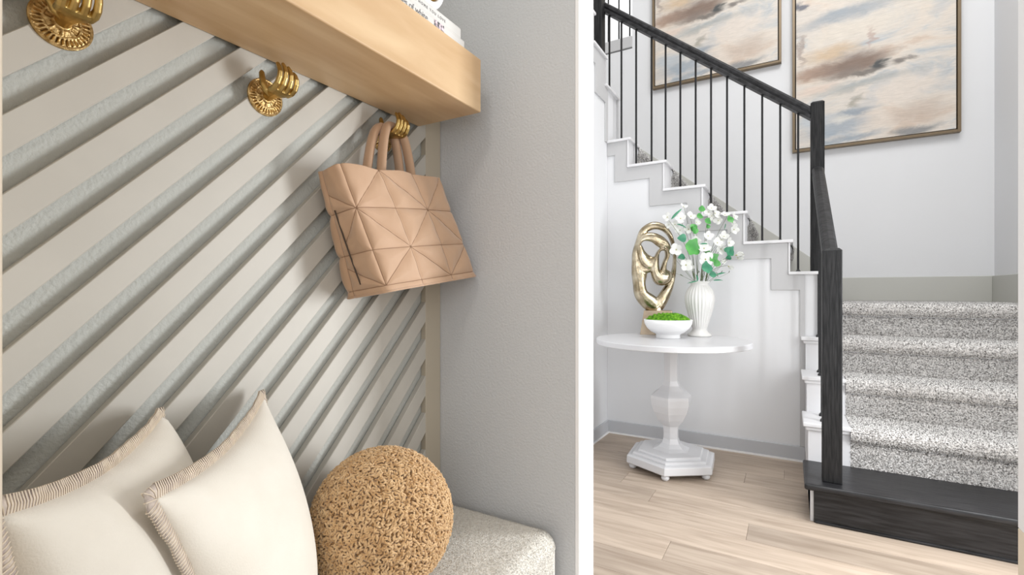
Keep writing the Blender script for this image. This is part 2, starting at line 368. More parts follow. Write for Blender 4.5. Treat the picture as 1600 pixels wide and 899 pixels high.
# black starting step
tb = MB().box(0.055, 1.30, 2.67, 3.06, TZ[0]-.03, TZ[0]).build('starting_tread', M_blackh, st, bevel=.010, seg=3)
MB().box(0.094, 1.30, 2.705, 2.72, 0, TZ[0]-.03).build('starting_riser', M_blackh, st, bevel=.002)
MB().box(0.10, 1.30, 2.698, 2.707, 0, 0.012).build('shoe_moulding', M_blackh, st, bevel=.003)
# carpet profile
def step_profile(n, y0, z0, rise, run, top_end, sgn=1):
    """list of (horizontal, z) from the bottom riser upwards"""
    P = []; y = y0; z = z0
    for k in range(n):
        zt = z+rise
        P += [(y, z), (y, zt-.095), (y-.004, zt-.088)]
        for a in range(0, 7):                      # bullnose roll
            t = math.radians(-90+a*30) if a < 7 else 0
            P.append((y+.012-.040*math.cos(t) if a < 6 else y+.012, zt-.042+.042*math.sin(t)))
        y2 = y+run if k < n-1 else top_end
        P += [(y+.05, zt), (y2, zt)]; y = y2; z = zt
    return P
def rez(P, d):
    out = [P[0]]
    for a, b in zip(P[:-1], P[1:]):
        L_ = math.dist(a, b); m = max(1, int(L_/d))
        for i in range(1, m+1): out.append((a[0]+(b[0]-a[0])*i/m, a[1]+(b[1]-a[1])*i/m))
    return out
def tufts(P, a0, a1, fn, pitch, h, lean=0.7, rad=.5):
    """P profile (s,z); a0..a1 the sweep; fn maps (s, a, z) to world"""
    P = np.array(P); seg = np.diff(P, axis=0); ln = np.hypot(seg[:, 0], seg[:, 1]); tot = ln.sum()
    n = int(tot*(a1-a0)/pitch**2); cum = np.concatenate([[0], np.cumsum(ln)])
    t = rng.uniform(0, tot, n); i = np.clip(np.searchsorted(cum, t)-1, 0, len(ln)-1); f = (t-cum[i])/np.maximum(ln[i], 1e-9)
    p = P[i]+seg[i]*f[:, None]; nrm = np.stack([-seg[i][:, 1], seg[i][:, 0]], 1)/np.maximum(ln[i], 1e-9)[:, None]
    a = rng.uniform(a0, a1, n)
    Wp = fn(p[:, 0], a, p[:, 1]); Wn = fn(p[:, 0]+nrm[:, 0], a, p[:, 1]+nrm[:, 1])-Wp
    return spikes(Wp, Wn, pitch*rad*1.3, h, lean)
def spikes(Wp, Wn, r, h, lean):
    n = len(Wp); Wn = Wn/np.linalg.norm(Wn, axis=1, keepdims=True)
    rv = rng.normal(size=(n, 3)); u = np.cross(Wn, rv); u /= np.linalg.norm(u, axis=1, keepdims=True); v = np.cross(Wn, u)
    tip = Wp+Wn*h*rng.uniform(.6, 1.1, (n, 1))+u*h*lean*rng.uniform(0, 1, (n, 1))
    V = np.empty((n, 4, 3)); rr = r*rng.uniform(.7, 1.2, (n, 1))
    for k in range(3):
        a = 2*math.pi*k/3; V[:, k] = Wp-Wn*h*.3+u*rr*math.cos(a)+v*rr*math.sin(a)
    V[:, 3] = tip
    b = np.arange(n)[:, None]*4
    Fc = np.concatenate([b+np.array([[0, 1, 3]]), b+np.array([[1, 2, 3]]), b+np.array([[2, 0, 3]])])
    return V.reshape(-1, 3), Fc
PL = step_profile(4, 3.05, 0.19, 0.2086, 0.27, 4.85)
PLr = rez(PL, .03)
lowc = MB(); lowc.grid([[(x, p[0], p[1]) for p in PLr] for x in (0.268, 0.52, 0.78, 1.04, 1.30)])
lc = lowc.build('carpet', M_carpetb, st, smooth=False)
MB().prism([(3.06, TZ[0]-.02)]+[(p[0]+.006, p[1]-.006) for p in PL[1:]]+[(4.85, TZ[0]-.02)], 'x', 0.27, 1.299).build('carpet_base', M_cap, st)
V, Fc = tufts(PL, 0.268, 1.30, lambda s, a, z: np.stack([a, s, z], 1), .0052, .0075, 1.0)
tag(npmesh('pile', V, Fc, M_carpet, lc), kind='stuff')
# upper flight carpet (rises towards -X)
PU = step_profile(6, -0.253, 1.0245, R_, 0.268, 1.35)
upc = MB(); upc.grid([[(-p[0], y, p[1]) for p in PU] for y in (3.86, 4.2, 4.55, 4.85)])
uc = upc.build('carpet', M_carpetb, st)
MB().prism([(-PU[0][0]-.006, 1.0)]+[(-p[0]-.006, p[1]-.006) for p in PU[1:]]+[(-1.35, 1.0)], 'y', 3.862, 4.85).build('carpet_base', M_cap, st)
V, Fc = tufts(PU, 3.865, 4.85, lambda s, a, z: np.stack([-s, a, z], 1), .0085, .009, 1.0)
tag(npmesh('pile', V, Fc, M_carpet, uc), kind='stuff')
# winder beyond
MB().box(-2.39, -1.35, 3.87, 4.85, 2.25, 2.50).build('winder_tread', M_carpetb, st)

# ------------------------------------------------------------------ railing
rl = thing('stair_railing', (0.17, 2.78, 0.19), 'black wooden handrail on square newel posts with thin iron balusters along the staircase', 'railing')
def newel(x, y, z0, z1, w=.08):
    h = w/2; b = MB(); c = .012
    b.box(x-h, x+h, y-h, y+h, z0, z1-c)
    b.add([(x-h, y-h, z1-c), (x+h, y-h, z1-c), (x+h, y+h, z1-c), (x-h, y+h, z1-c), (x-h+c, y-h+c, z1), (x+h-c, y-h+c, z1), (x+h-c, y+h-c, z1), (x-h+c, y+h-c, z1)],
          [(4, 5, 6, 7), (0, 1, 5, 4), (1, 2, 6, 5), (2, 3, 7, 6), (3, 0, 4, 7)])
    return b.build('newel_post', M_black, rl, bevel=.003, weld=True)
newel(0.17, 2.78, 0.19, 1.312); newel(0.15, 3.75, LV[0], 2.356, .078); newel(-1.345, 3.70, 2.71, 4.1, .085)
prof = [(-.032, -.030), (-.032, -.012), (-.024, -.004), (-.033, .006), (-.033, .024), (-.022, .036), (0, .040), (.022, .036), (.033, .024), (.033, .006), (.024, -.004), (.032, -.012), (.032, -.030)]
def rail(p, q, side):
    p = Vector(p); q = Vector(q); t = (q-p).normalized(); sd = Vector(side); up = sd.cross(t)
    if up.z < 0: up = -up
    vs = [p+sd*a+up*b for a, b in prof]+[q+sd*a+up*b for a, b in prof]; n = len(prof)
    MB().add(vs, [tuple(range(n)), tuple(range(2*n-1, n-1, -1))]+[(i, (i+1) % n, (i+1) % n+n, i+n) for i in range(n)]).build('handrail', M_rail, rl, bevel=.002, angle=20)
rail((0.135, 3.75, 2.2658), (-1.320, 3.75, 3.4185), (0, 1, 0))
rail((0.151, 3.712, 1.885), (0.168, 2.818, 1.262), (1, 0, 0))
upz = lambda x: 2.284+(0.112-x)*(3.405-2.284)/1.415-.036
def baluster(x, y, z0, z1):
    b = MB().box(x-.0065, x+.0065, y-.0065, y+.0065, z0, z1).build('baluster', M_iron, rl, bevel=.0015, seg=1)
    r = .015
    MB().add([(x-r, y-r, z0), (x+r, y-r, z0), (x+r, y+r, z0), (x-r, y+r, z0), (x-r, y-r, z0+.006), (x+r, y-r, z0+.006), (x+r, y+r, z0+.006), (x-r, y+r, z0+.006),
              (x-.007, y-.007, z0+.018), (x+.007, y-.007, z0+.018), (x+.007, y+.007, z0+.018), (x-.007, y+.007, z0+.018)],
             [(0, 3, 2, 1), (0, 1, 5, 4), (1, 2, 6, 5), (2, 3, 7, 6), (3, 0, 4, 7), (4, 5, 9, 8), (5, 6, 10, 9), (6, 7, 11, 10), (7, 4, 8, 11), (8, 9, 10, 11)]).build('shoe', M_iron, b)
for x in (0.041, -0.064, -0.173, -0.285, -0.397, -0.504, -0.610, -0.719, -0.827, -0.933, -1.053, -1.171):
    k = max(i for i in range(6) if x < RX[i]-0.0+0.001)
    baluster(x, 3.75, LV[k], upz(x))
baluster(-1.245, 3.75, 2.71, upz(-1.245)) if False else baluster(-1.270, 3.75, 2.71, upz(-1.270))
for y, k in ((3.10, 1), (3.235, 1), (3.37, 2), (3.505, 2), (3.62, 3)):
    baluster(0.152, y, TZ[k], 1.262+(y-2.818)*(1.885-1.262)/0.894-.034)
ur = thing('upper_railing', (-1.75, 4.91, 3.725), 'thin black balusters standing on the white ledge of the upper hallway', 'railing')
for x in (-1.445, -1.56, -1.675, -1.79, -1.905, -2.02):
    MB().box(x-.0065, x+.0065, 4.904, 4.917, 3.725, 4.62).build('baluster', M_iron, ur, bevel=.0015, seg=1)
MB().box(-2.39, -1.406, 4.88, 4.94, 4.62, 4.68).build('handrail', M_rail, ur, bevel=.006)

# ------------------------------------------------------------------ paintings
def painting(x0, x1, z0, z1, label):
    y = 4.858; t = thing('painting', ((x0+x1)/2, y, z0), label, 'painting', 'cloud paintings above the stairs')
    f = .020; g = .028; yf = y-.048
    for (a, b, c, d) in ((x0, x0+f, z0, z1), (x1-f, x1, z0, z1)): MB().box(a, b, yf, y, c, d).build('frame_side', M_frame, t, bevel=.002)
    for (c, d) in ((z0, z0+f), (z1-f, z1)): MB().box(x0+f, x1-f, yf, y, c, d).build('frame_side', M_frame, t, bevel=.002)
    MB().box(x0+f, x1-f, y-.012, y, z0+f, z1-f).build('backing', M_framein, t)
    cv = MB().box(0, x1-x0-2*g, 0, .028, 0, z1-z0-2*g)
    o = cv.build('canvas', M_paint, None, base=(0, 0, 0)); o.parent = t
    o.location = (x0+g-t.location.x, y-.041-t.location.y, g)
painting(0.01, 1.106, 2.311, 3.95, 'framed cloud painting in cream, blue and tan, hung lower, on the wall behind the railing corner post')
painting(-1.191, -0.073, 3.118, 4.75, 'framed cloud painting hung higher, partly behind the sloping handrail')

# ------------------------------------------------------------------ slatted panel
sp = thing('slatted_panel', (-0.979, 0.66, 0.40), 'greige wall panel of diagonal slats inside a flat frame', 'wall panel')
rect = [(0.1155, 0.44), (1.128, 0.44), (1.128, 1.735), (0.1155, 1.735)]
for k in range(-14, 16):
    c = 0.667+0.1123*k
    p = clip(clip(rect, lambda q: 1.055*q[0]+c-q[1]), lambda q: q[1]-(1.055*q[0]+c-0.0605))
    if len(p) < 3: continue
    o = MB().prism(p, 'x', -0.978, -0.960).build('slat', M_greige, sp, bevel=.0012, seg=1)
MB().box(-0.979, -0.960, 1.128, 1.1985, 0.10, 1.735).build('stile', M_stile, sp, bevel=.001, seg=1)
MB().box(-0.979, -0.960, 0.1155, 1.128, 0.38, 0.44).build('bottom_rail', M_stile, sp, bevel=.001, seg=1)

# ------------------------------------------------------------------ shelf and its objects
sh = MB().box(-0.959, -0.735, 0.1155, 1.094, 1.593, 1.739)
tag(sh.build('floating_shelf', M_maple, base=(-0.85, 0.6, 1.593), bevel=.0035, seg=3), 'thick pale maple floating shelf mounted across the slatted panel', 'shelf')
def text(s, size, loc, parent, material, name='lettering', sx=1.0):
    c = bpy.data.curves.new(name, 'FONT'); c.body = s; c.size = size; c.extrude = 0.0003; c.align_x = 'LEFT'; c.space_character = sx
    o = bpy.data.objects.new(name, c); C.objects.link(o)
    dg = bpy.context.evaluated_depsgraph_get(); me = bpy.data.meshes.new_from_object(o.evaluated_get(dg))
    bpy.data.objects.remove(o); q = bpy.data.objects.new(name, me); C.objects.link(q); me.materials.clear(); me.materials.append(material)
    q.parent = parent; q.rotation_euler = (math.pi/2, 0, math.pi/2); q.location = Vector(loc)-origin(parent)
    return q
def book(y0, y1, z0, z1, xs, depth, label):
    t = thing('book', (xs-depth/2, (y0+y1)/2, z0), label, 'book', 'books on the shelf')
    c = .0025; cov = MB().box(xs-depth, xs, y0, y1, z0, z0+c).box(xs-depth, xs, y0, y1, z1-c, z1).box(xs-c, xs, y0, y1, z0+c, z1-c)
    cov.build('cover', M_book, t, bevel=.0008)
    MB().box(xs-depth+.003, xs-c, y0+.003, y1-.003, z0+c, z1-c).build('pages', M_page, t)
    return t
b1 = book(0.735, 1.037, 1.739, 1.7665, -0.750, .20, 'white book lying flat on the shelf, lower one, with a floral picture on its spine')
text('shades of white', .0215, (-0.7496, 0.764, 1.7475), b1, M_ink, sx=.93)
MB().box(-0.7500, -0.7494, 0.912, 0.950, 1.7405, 1.765).build('spine_picture', M_photo, b1)
text('EDITION', .007, (-0.7496, 0.966, 1.7495), b1, M_ink) if False else None
b2 = book(0.725, 1.021, 1.7665, 1.7925, -0.750, .20, 'white book lying flat, upper one of the two on the shelf')
text('THE HOME YOU LOVE', .0095, (-0.7496, 0.826, 1.7765), b2, M_ink, sx=1.45)
rg = thing('ring_ornament', (-0.768, 0.905, 1.793), 'rounded white ring ornament with gold lining standing on the upper book', 'ornament')
rp = [(-0.768, 0.905+.047*math.sin(a), 1.851-.047*math.cos(a)) for a in [2*math.pi*i/36 for i in range(37)]]
MB().tube(rp, .011, 10, flat=(1.3, .9), up=(1, 0, 0), caps=False).build('ring', M_bowl, rg, smooth=True)
rp = [(-0.768, 0.905+.0365*math.sin(a), 1.851-.0365*math.cos(a)) for a in [2*math.pi*i/36 for i in range(37)]]
MB().tube(rp, .0035, 8, flat=(3.6, .7), up=(1, 0, 0), caps=False).build('gold_lining', M_gold, rg, smooth=True)

# ------------------------------------------------------------------ hand-shaped hooks
def hook(y, z, label):
    x0 = -0.960; t = thing('hand_hook', (x0, y, z), label, 'hook', 'hand hooks on the slatted panel')
    R = .0385
    prof = [(R, 0), (R, .0035), (R-.002, .005), (R-.0045, .0045), (R-.006, .0035), (R-.013, .0042), (R-.0145, .0062), (R-.017, .0062), (R-.0185, .0045), (.013, .0055), (.011, .009), (.0075, .010), (.0001, .010)]
    n = 96; vs = []
    for i, (r, h) in enumerate(prof):
        for k in range(n):
            a = 2*math.pi*k/n; hh = h
            if i in (4, 5): hh += .0016*(1 if (k % 3) else -1)
            if i in (8, 9): hh += .0022*max(0, math.cos(8*a))
            vs.append((x0+hh, y+r*math.cos(a), z+r*math.sin(a)))
    fs = [(i*n+k, i*n+(k+1) % n, (i+1)*n+(k+1) % n, (i+1)*n+k) for i in range(len(prof)-1) for k in range(n)]+[tuple(range(n)), tuple((len(prof)-1)*n+k for k in range(n))]
    MB().add(vs, fs).build('rosette', M_brassd, t, smooth=False)
    h = MB(); P = lambda a, b, c: (x0+a*(1.0+.22*min(1, a/.03)), y+b, z-.002+c*1.12)
    h.tube([P(.004, 0, .002), P(.014, 0, .003), P(.024, 0, .004), P(.036, .001, .0035), (P(.046, .002, .003)), P(.051, .002, .004)],
           [(.0105, .0105), (.0090, .0100), (.0085, .0135), (.0080, .0210), (.0070, .0225), (.0055, .0215)], 14, up=(0, 0, 1))
    for i in range(4):
        yy = -.0175+.0122*i; l = (1, 1.06, 1.0, .86)[i]; c0 = .0345
        h.tube([P(.038, yy, .003), P(.050, yy*1.05, .004), P(.0585, yy*1.05, .0105*l), P(.0635, yy*1.02, .020*l), P(.0645, yy, .029*l), P(.061, yy*.97, .039*l), P(.0565, yy*.95, .0455*l), P(.055, yy*.95, .0475*l)],
               [.0060, .0060, .0056, .0052, .0050, .0047, .0040, .0022], 10)
    h.tube([P(.022, -.004, .004), P(.022, -.013, .008), P(.0195, -.0175, .018), P(.0170, -.0175, .029), P(.0140, -.0165, .040), P(.0125, -.0155, .0445)], [.0085, .0075, .0066, .0062, .0055, .0030], 10)
    o = h.build('hand', M_brass, t, smooth=True)
    m = o.modifiers.new('m', 'REMESH'); m.mode = 'VOXEL'; m.voxel_size = .0009; m.use_smooth_shade = True
    return t
hook(0.285, 1.509, 'brass hand-shaped hook nearest the left edge, cut by the top of the picture')
hook(0.612, 1.511, 'brass hand-shaped hook in the middle, empty, under the shelf')
HY, HZ = 0.945, 1.518
hook(HY, HZ, 'brass hand-shaped hook carrying the tan bag near the shelf end')

# ------------------------------------------------------------------ quilted bag
def segd(px, py, a, b):
    ax, ay = a; bx, by = b; dx, dy = bx-ax, by-ay; t = max(0, min(1, ((px-ax)*dx+(py-ay)*dy)/(dx*dx+dy*dy))); return math.hypot(px-ax-t*dx, py-ay-t*dy)
SEG = [((-9, 1), (9, 1)), ((-9, 2), (9, 2)), ((-9, 2.86), (9, 2.86)), ((0, 0), (0, 2.86)), ((1, 0), (1, 3)), ((2, 0), (2, 3)), ((3, 0), (3, 3)), ((-1, 0), (-1, 3)),
       ((1, 0), (0, 1)), ((1, 0), (2, 1)), ((0, 1), (1, 2)), ((2, 1), (1, 2)), ((2, 1), (3, 2)), ((1, 2), (0, 2.86)), ((1, 2), (2, 2.86)), ((3, 2), (2, 2.86)), ((3, 0), (2, 1)), ((0, 1), (-1, .55)), ((0, 1), (-.8, 1.7)), ((0, 2.86), (-1, 2.3))]
bag = thing('tote_bag', (-0.89, 0.99, 1.09), 'tan quilted tote bag with star stitching hanging from the brass hand hook', 'bag')
TLf, TRf, BLf, BRf = [Vector(p) for p in ((-.868, .726, 1.386), (-.868, 1.082, 1.425), (-.806, .815, 1.103), (-.806, 1.180, 1.150))]
TLb, TRb, BLb, BRb = [Vector(p) for p in ((-.932, .722, 1.372), (-.936, 1.078, 1.432), (-.950, .815, 1.085), (-.950, 1.176, 1.145))]
def bagpt(q, v, inset=0.0):
    """q in 0..8.6 round the bag: side(0..1.3) front(1.3..4.3) side back; v from top 0 to 3"""
    s_ = v/3.0
    fl_ = TLf.lerp(BLf, s_); fr = TRf.lerp(BRf, s_); bl = TLb.lerp(BLb, s_); br = TRb.lerp(BRb, s_)
    W = 3.0; D = 1.3; q = q % (2*(W+D))
    if q < D: p = bl.lerp(fl_, q/D)
    elif q < D+W: p = fl_.lerp(fr, (q-D)/W)
    elif q < 2*D+W: p = fr.lerp(br, (q-D-W)/D)
    else: p = br.lerp(bl, (q-2*D-W)/W)
    return p
NQ = 344; NV = 140; rows_ = []
W_, D_ = 3.0, 1.3; PER = 2*(W_+D_)
cen = lambda v: (TLf+TRf+TLb+TRb)/4*(1-v/3)+(BLf+BRf+BLb+BRb)/4*(v/3)
raw = [[bagpt(PER*i/NQ, 3.0*j/NV) for i in range(NQ)] for j in range(NV+1)]
for j in range(NV+1):
    v = 3.0*j/NV; r = raw[j]; row = []
    # round the corners by averaging neighbours
    k_ = 9; sm = [sum((r[(i+d) % NQ] for d in range(-k_, k_+1)), Vector())/(2*k_+1) for i in range(NQ)]
    for i in range(NQ):
        q = PER*i/NQ; a = q-D_
        if q > D_+W_: a = q-D_
        tng = (sm[(i+1) % NQ]-sm[(i-1) % NQ]).normalized(); dv = (raw[min(j+1, NV)][i]-raw[max(j-1, 0)][i]).normalized()
        nrm = dv.cross(tng)
        if nrm.dot(sm[i]-cen(v)) < 0: nrm = -nrm
        aa = a if a <= 3.0 else (a-3.0-D_*0 if a < 3+D_ else a-3-D_)
        if a > 3.0 and a < 3+D_: aa = -(a-3.0)
        d = min(segd(aa, v, s[0], s[1]) for s in SEG)
        puff = .0095*(1-math.exp(-(d/.13)**.85))
        if v > 2.86: puff = .004*(1-math.exp(-(d/.05)))
        sag = .010*math.sin(math.pi*min(v/3, 1))*(1 if 0 < a < 3 else 0)*math.sin(math.pi*max(0, min(a/3, 1)))
        wr = .0012*math.sin(a*9+v*5)*math.sin(v*7-a*3)
        top = .0018*math.sin(a*4.2+1) if v < .3 else 0
        p = sm[i]+nrm*(puff+sag+wr)+Vector((0, 0, top*(1-v/.3)))
        if q > 2*D_+W_ or p.x < -.953: p.x = max(p.x, -.953)
        row.append(tuple(p))
    rows_.append(row+[row[0]])
bb = MB().grid(rows_); n_ = len(rows_[0])
cb = sum((Vector(p) for p in rows_[-1]), Vector())/n_
base_i = len(bb.v); inner = [tuple(Vector(p).lerp(cb, .25)+Vector((0, 0, -.004))) for p in rows_[-1]]
bb.v += inner; bb.v.append(tuple(cb+Vector((0, 0, -.004)))); k0 = NV*n_
for i in range(n_-1):
    bb.f.append((k0+i, k0+i+1, base_i+i+1, base_i+i)); bb.f.append((base_i+i, base_i+i+1, base_i+n_))
# inside lining, dropping from the lip
lip = [tuple(Vector(p).lerp(cen(0), .10)) for p in rows_[0]]; deep = [tuple(Vector(p).lerp(cen(2.6), .35)) for p in rows_[120]]
li = len(bb.v); bb.v += lip+deep
for i in range(n_-1):
    bb.f.append((i, i+1, li+i+1, li+i)); bb.f.append((li+i, li+i+1, li+n_+i+1, li+n_+i))
bb.build('bag_body', M_bag, bag, smooth=True, weld=True)
def surf(a, v):
    x = NQ*(D_+a)/PER; y = NV*v/3.0; i0 = int(x); j0 = min(int(y), NV-1); fx = x-i0; fy = y-j0
    P = lambda j, i: Vector(rows_[j][i % NQ])
    return P(j0, i0).lerp(P(j0, i0+1), fx).lerp(P(j0+1, i0).lerp(P(j0+1, i0+1), fx), fy)
stb = MB(); cf = (TLf+BRf+TLb+BRb)/4
for (p0, p1) in SEG:
    p0 = (max(p0[0], -1.1), p0[1]); p1 = (min(p1[0], 3.0), min(p1[1], 2.97)); P = []
    for k in range(41):
        t = k/40; a_ = p0[0]+(p1[0]-p0[0])*t; v_ = p0[1]+(p1[1]-p0[1])*t
        q_ = surf(a_, v_); P.append(q_+Vector((.0004, -.0003, 0)))
    stb.tube(P, .0007, 5)
stb.build('quilt_stitching', M_bagst, bag, smooth=True)
# zip on the side, piping at the base, handles
zp = [bagpt(.42+.25*(j/NV), 3.0*j/NV)+Vector((.001, -.0085, 0)) for j in range(44, 130, 6)]
MB().tube(zp, .0018, 6).build('zip', M_bagd, bag, smooth=True)
pp = [Vector(p)+Vector((0, 0, -.001)) for p in rows_[-1]]
MB().tube(pp, .0026, 6, caps=False).build('piping', M_bag, bag, smooth=True)
def handle(ya, yb, x, xm, zt, apex_y, name='handle'):
    a = Vector((x, ya, 1.36+ (ya-.73)*.13)); b = Vector((x, yb, 1.36+(yb-.73)*.13)); P = []
    for i in range(25):
        t = i/24; s_ = abs(2*t-1)
        yy = (a.y if t < .5 else b.y); yy = apex_y+(yy-apex_y)*(s_**.75); xx = xm+(x-xm)*(s_**1.5)
        zz = zt-(zt-(a.z if t < .5 else b.z))*(s_**2.6)
        P.append((xx, yy, zz))
    MB().tube(P, .0135, 14, flat=(1.0, .80), up=(1, 0, 0)).build(name, M_bag, bag, smooth=True)
handle(0.884, 1.002, -.900, -.914, HZ+.022, HY-.004)
handle(0.858, 0.984, -.926, -.931, HZ+.018, HY-.010)

# ------------------------------------------------------------------ bench
bn = thing('bench', (-0.76, 0.655, 0), 'cream boucle upholstered bench with rounded corners below the slatted panel', 'bench')
o = MB().box(-0.957, -0.540, 0.118, 1.188, 0.13, 0.460).build('seat', M_bench, bn, smooth=True, bevel=.045, seg=8)
for x in (-.92, -.58):
    for y in (.17, 1.13): MB().box(x-.02, x+.02, y-.02, y+.02, 0, .135).build('leg', M_maple, bn, bevel=.003)
# short loops of the fabric on the top, the end and the front
n = 42000; u = rng.uniform(0, 1, n); cx = rng.uniform(-.93, -.545, n); cy = rng.uniform(.60, 1.18, n)
# position on the rounded box: project random points of the inner box outwards
ib = np.array([[-.912, -.585], [.163, 1.143], [.175, .415]])
dirs = rng.normal(size=(n, 3)); dirs /= np.abs(dirs).max(1, keepdims=True)
pt = np.stack([rng.uniform(*ib[0], n), rng.uniform(.55, ib[1][1], n), rng.uniform(.30, ib[2][1], n)], 1)
sel = rng.uniform(0, 1, n); pt[sel < .58, 2] = .415; pt[(sel >= .58) & (sel < .85), 0] = -.585; pt[sel >= .92, 1] = 1.143
e1 = rng.uniform(0, 1, n) < .18; pt[e1, 0] = -.585; pt[e1, 2] = .415
e2 = rng.uniform(0, 1, n) < .06; pt[e2, 1] = 1.143; pt[e2, 2] = .415
nr = np.zeros((n, 3)); rr3 = np.abs(rng.normal(size=(n, 3)))
nr[:, 0] = np.where(pt[:, 0] >= -.5851, rr3[:, 0], 0); nr[:, 1] = np.where(pt[:, 1] >= 1.1429, rr3[:, 1], 0); nr[:, 2] = np.where(pt[:, 2] >= .4149, rr3[:, 2], 0)
ok = np.linalg.norm(nr, axis=1) > .01; pt = pt[ok]; nr = nr[ok]; nr /= np.linalg.norm(nr, axis=1, keepdims=True)
V, Fc = spikes(pt+nr*.0448, nr, .0022, .0022, 1.6)
tag(npmesh('pile', V, Fc, M_bench, o), kind='stuff')

# ------------------------------------------------------------------ pillows
def pillow(TL, TR, BR, BL, thick, label, puffpow=.55, bow=0.05, chop=0.0):
    TL, TR, BR, BL = map(Vector, (TL, TR, BR, BL)); nrm = (TR-TL).cross(BL-TL).normalized()
    if nrm.x < 0: nrm = -nrm
    ctr = (TL+TR+BR+BL)/4
    t = thing('pillow', (ctr.x, ctr.y, .46), label, 'pillow', 'cream pillows on the bench')
    n = 48
    back = 1.0
    def base(u, v):
        # edges pull inwards between the corners
        p = (TL*(1-u)+TR*u)*(1-v)+(BL*(1-u)+BR*u)*v
        a = 2*u-1; b = 2*v-1
        k = bow
        cu = -a*k*(1-b*b)*abs(a)**2; cv = -b*k*(1-a*a)*abs(b)**2
        return p+(TR-TL)*cu+(BL-TL)*cv
    def h(u, v):
        a = 2*u-1; b = 2*v-1
        e = max(0, (1-a*a))**puffpow*max(0, (1-b*b))**puffpow
        return e*thick*(1+.05*math.sin(u*9+v*4)-chop*math.exp(-((u-.5)/.18)**2)*math.exp(-(v/.35)**2))
    m = MB()
    for s_ in (1, -1):
        m.grid([[tuple(base(i/n, j/n)+nrm*s_*h(i/n, j/n)*1) for i in range(n+1)] for j in range(n+1)])
    m.build('cover', M_pil, t, smooth=True, weld=True)
    # flat wool edging outside the seam
    per = [(i/n, 0) for i in range(n)]+[(1, j/n) for j in range(n)]+[(1-i/n, 1) for i in range(n)]+[(0, 1-j/n) for j in range(n)]
    e = MB(); A = []; B = []; c_ = base(.5, .5); N_ = len(per)
    for i, (u, v) in enumerate(per):
        p = base(u, v); q0 = base(*per[i-1]); q1 = base(*per[(i+1) % N_]); tg = (q1-q0).normalized(); o_ = tg.cross(nrm)
        if o_.dot(p-c_) < 0: o_ = -o_
        wv = nrm*(.0014*math.sin(i*.35)+.0008*math.sin(i*1.3))
        A.append(p-o_*.004); B.append(p+o_*.0145+wv)
    for s_ in (.0026, -.0026):
        e.grid([[tuple(a+nrm*s_) for a in A+[A[0]]], [tuple(a.lerp(b, .5)+nrm*s_*1.2) for a, b in zip(A+[A[0]], B+[B[0]])], [tuple(b) for b in B+[B[0]]]])
    eo = e.build('edging', M_seam, t, smooth=True, weld=True)
    s = MB()
    for i in range(N_):
        for f in (0, .5):
            a = A[i].lerp(A[(i+1) % N_], f); b = B[i].lerp(B[(i+1) % N_], f); d = nrm*.0035
            s.tube([a+d*.9, a.lerp(b, .5)+d*1.1, b+d*.4, b-d*.4, a.lerp(b, .5)-d*1.1], 0.0006, 4)
    tag(s.build('whip_stitches', M_stitch, eo), kind='stuff')
    return t
pillow((-.625, .262, .868), (-.922, .585, .893), (-.80, .598, .480), (-.590, .360, .472), .076, 'cream square pillow with whip-stitched edge, in front, leaning towards the caramel ball', bow=.07)
pillow((-.572, .128, .915), (-.918, .402, .895), (-.80, .43, .475), (-.54, .160, .470), .080, 'cream square pillow with whip-stitched edge, behind and left, against the slats', bow=.06, puffpow=.42, chop=.1)

# ------------------------------------------------------------------ boucle ball
ball = thing('ball_pillow', (-.77, .762, .462), 'round caramel boucle ball pillow on the bench end', 'pillow')
bc = np.array([-.77, .762, .606]); br_ = .144
mb = MB(); mb.lathe([(br_*math.sin(a), -br_*math.cos(a)) for a in [math.pi*(i+.02)/24.04 for i in range(25)]], bc, 48)
core = mb.build('core', M_boucled, ball, smooth=True)
n = 13000; ii = np.arange(n)+.5; ph = np.arccos(1-2*ii/n); th_ = np.pi*(1+5**.5)*ii
nn = np.stack([np.cos(th_)*np.sin(ph), np.sin(th_)*np.sin(ph), np.cos(ph)], 1); nn += rng.normal(scale=.014, size=nn.shape); nn /= np.linalg.norm(nn, axis=1, keepdims=True)
rv = rng.normal(size=(n, 3)); u = np.cross(nn, rv); u /= np.linalg.norm(u, axis=1, keepdims=True); v = np.cross(nn, u)
K = 6; Q = 5; Vv = np.empty((n, K, Q, 3)); sz = rng.uniform(.0026, .0048, (n, 1)); tw = rng.uniform(-1, 1, (n, 1))
cen_ = bc+nn*(br_+rng.uniform(-.0005, .005, (n, 1)))
path = []
for k in range(K):
    a = -0.3+ (k/(K-1))*4.4
    path.append(cen_+u*sz*np.cos(a)+nn*sz*(np.sin(a)*.8)+v*sz*tw*(k/(K-1)-.5)*1.6)
for k in range(K):
    tg = path[min(k+1, K-1)]-path[max(k-1, 0)]; tg /= np.linalg.norm(tg, axis=1, keepdims=True)
    s1 = np.cross(tg, nn+.01); s1 /= np.linalg.norm(s1, axis=1, keepdims=True); s2 = np.cross(tg, s1); r0 = .0021*(1 if 0 < k < K-1 else .45)
    for q in range(Q):
        a = 2*math.pi*q/Q; Vv[:, k, q] = path[k]+s1*r0*math.cos(a)+s2*r0*math.sin(a)
fc = []
for k in range(K-1):
    for q in range(Q): fc.append((k*Q+q, k*Q+(q+1) % Q, (k+1)*Q+(q+1) % Q, (k+1)*Q+q))
Fc = (np.arange(n)[:, None, None]*K*Q+np.array(fc)[None]).reshape(-1, 4)
tag(npmesh('curls', Vv.reshape(-1, 3), Fc, M_boucle, core, smooth=True), kind='stuff')

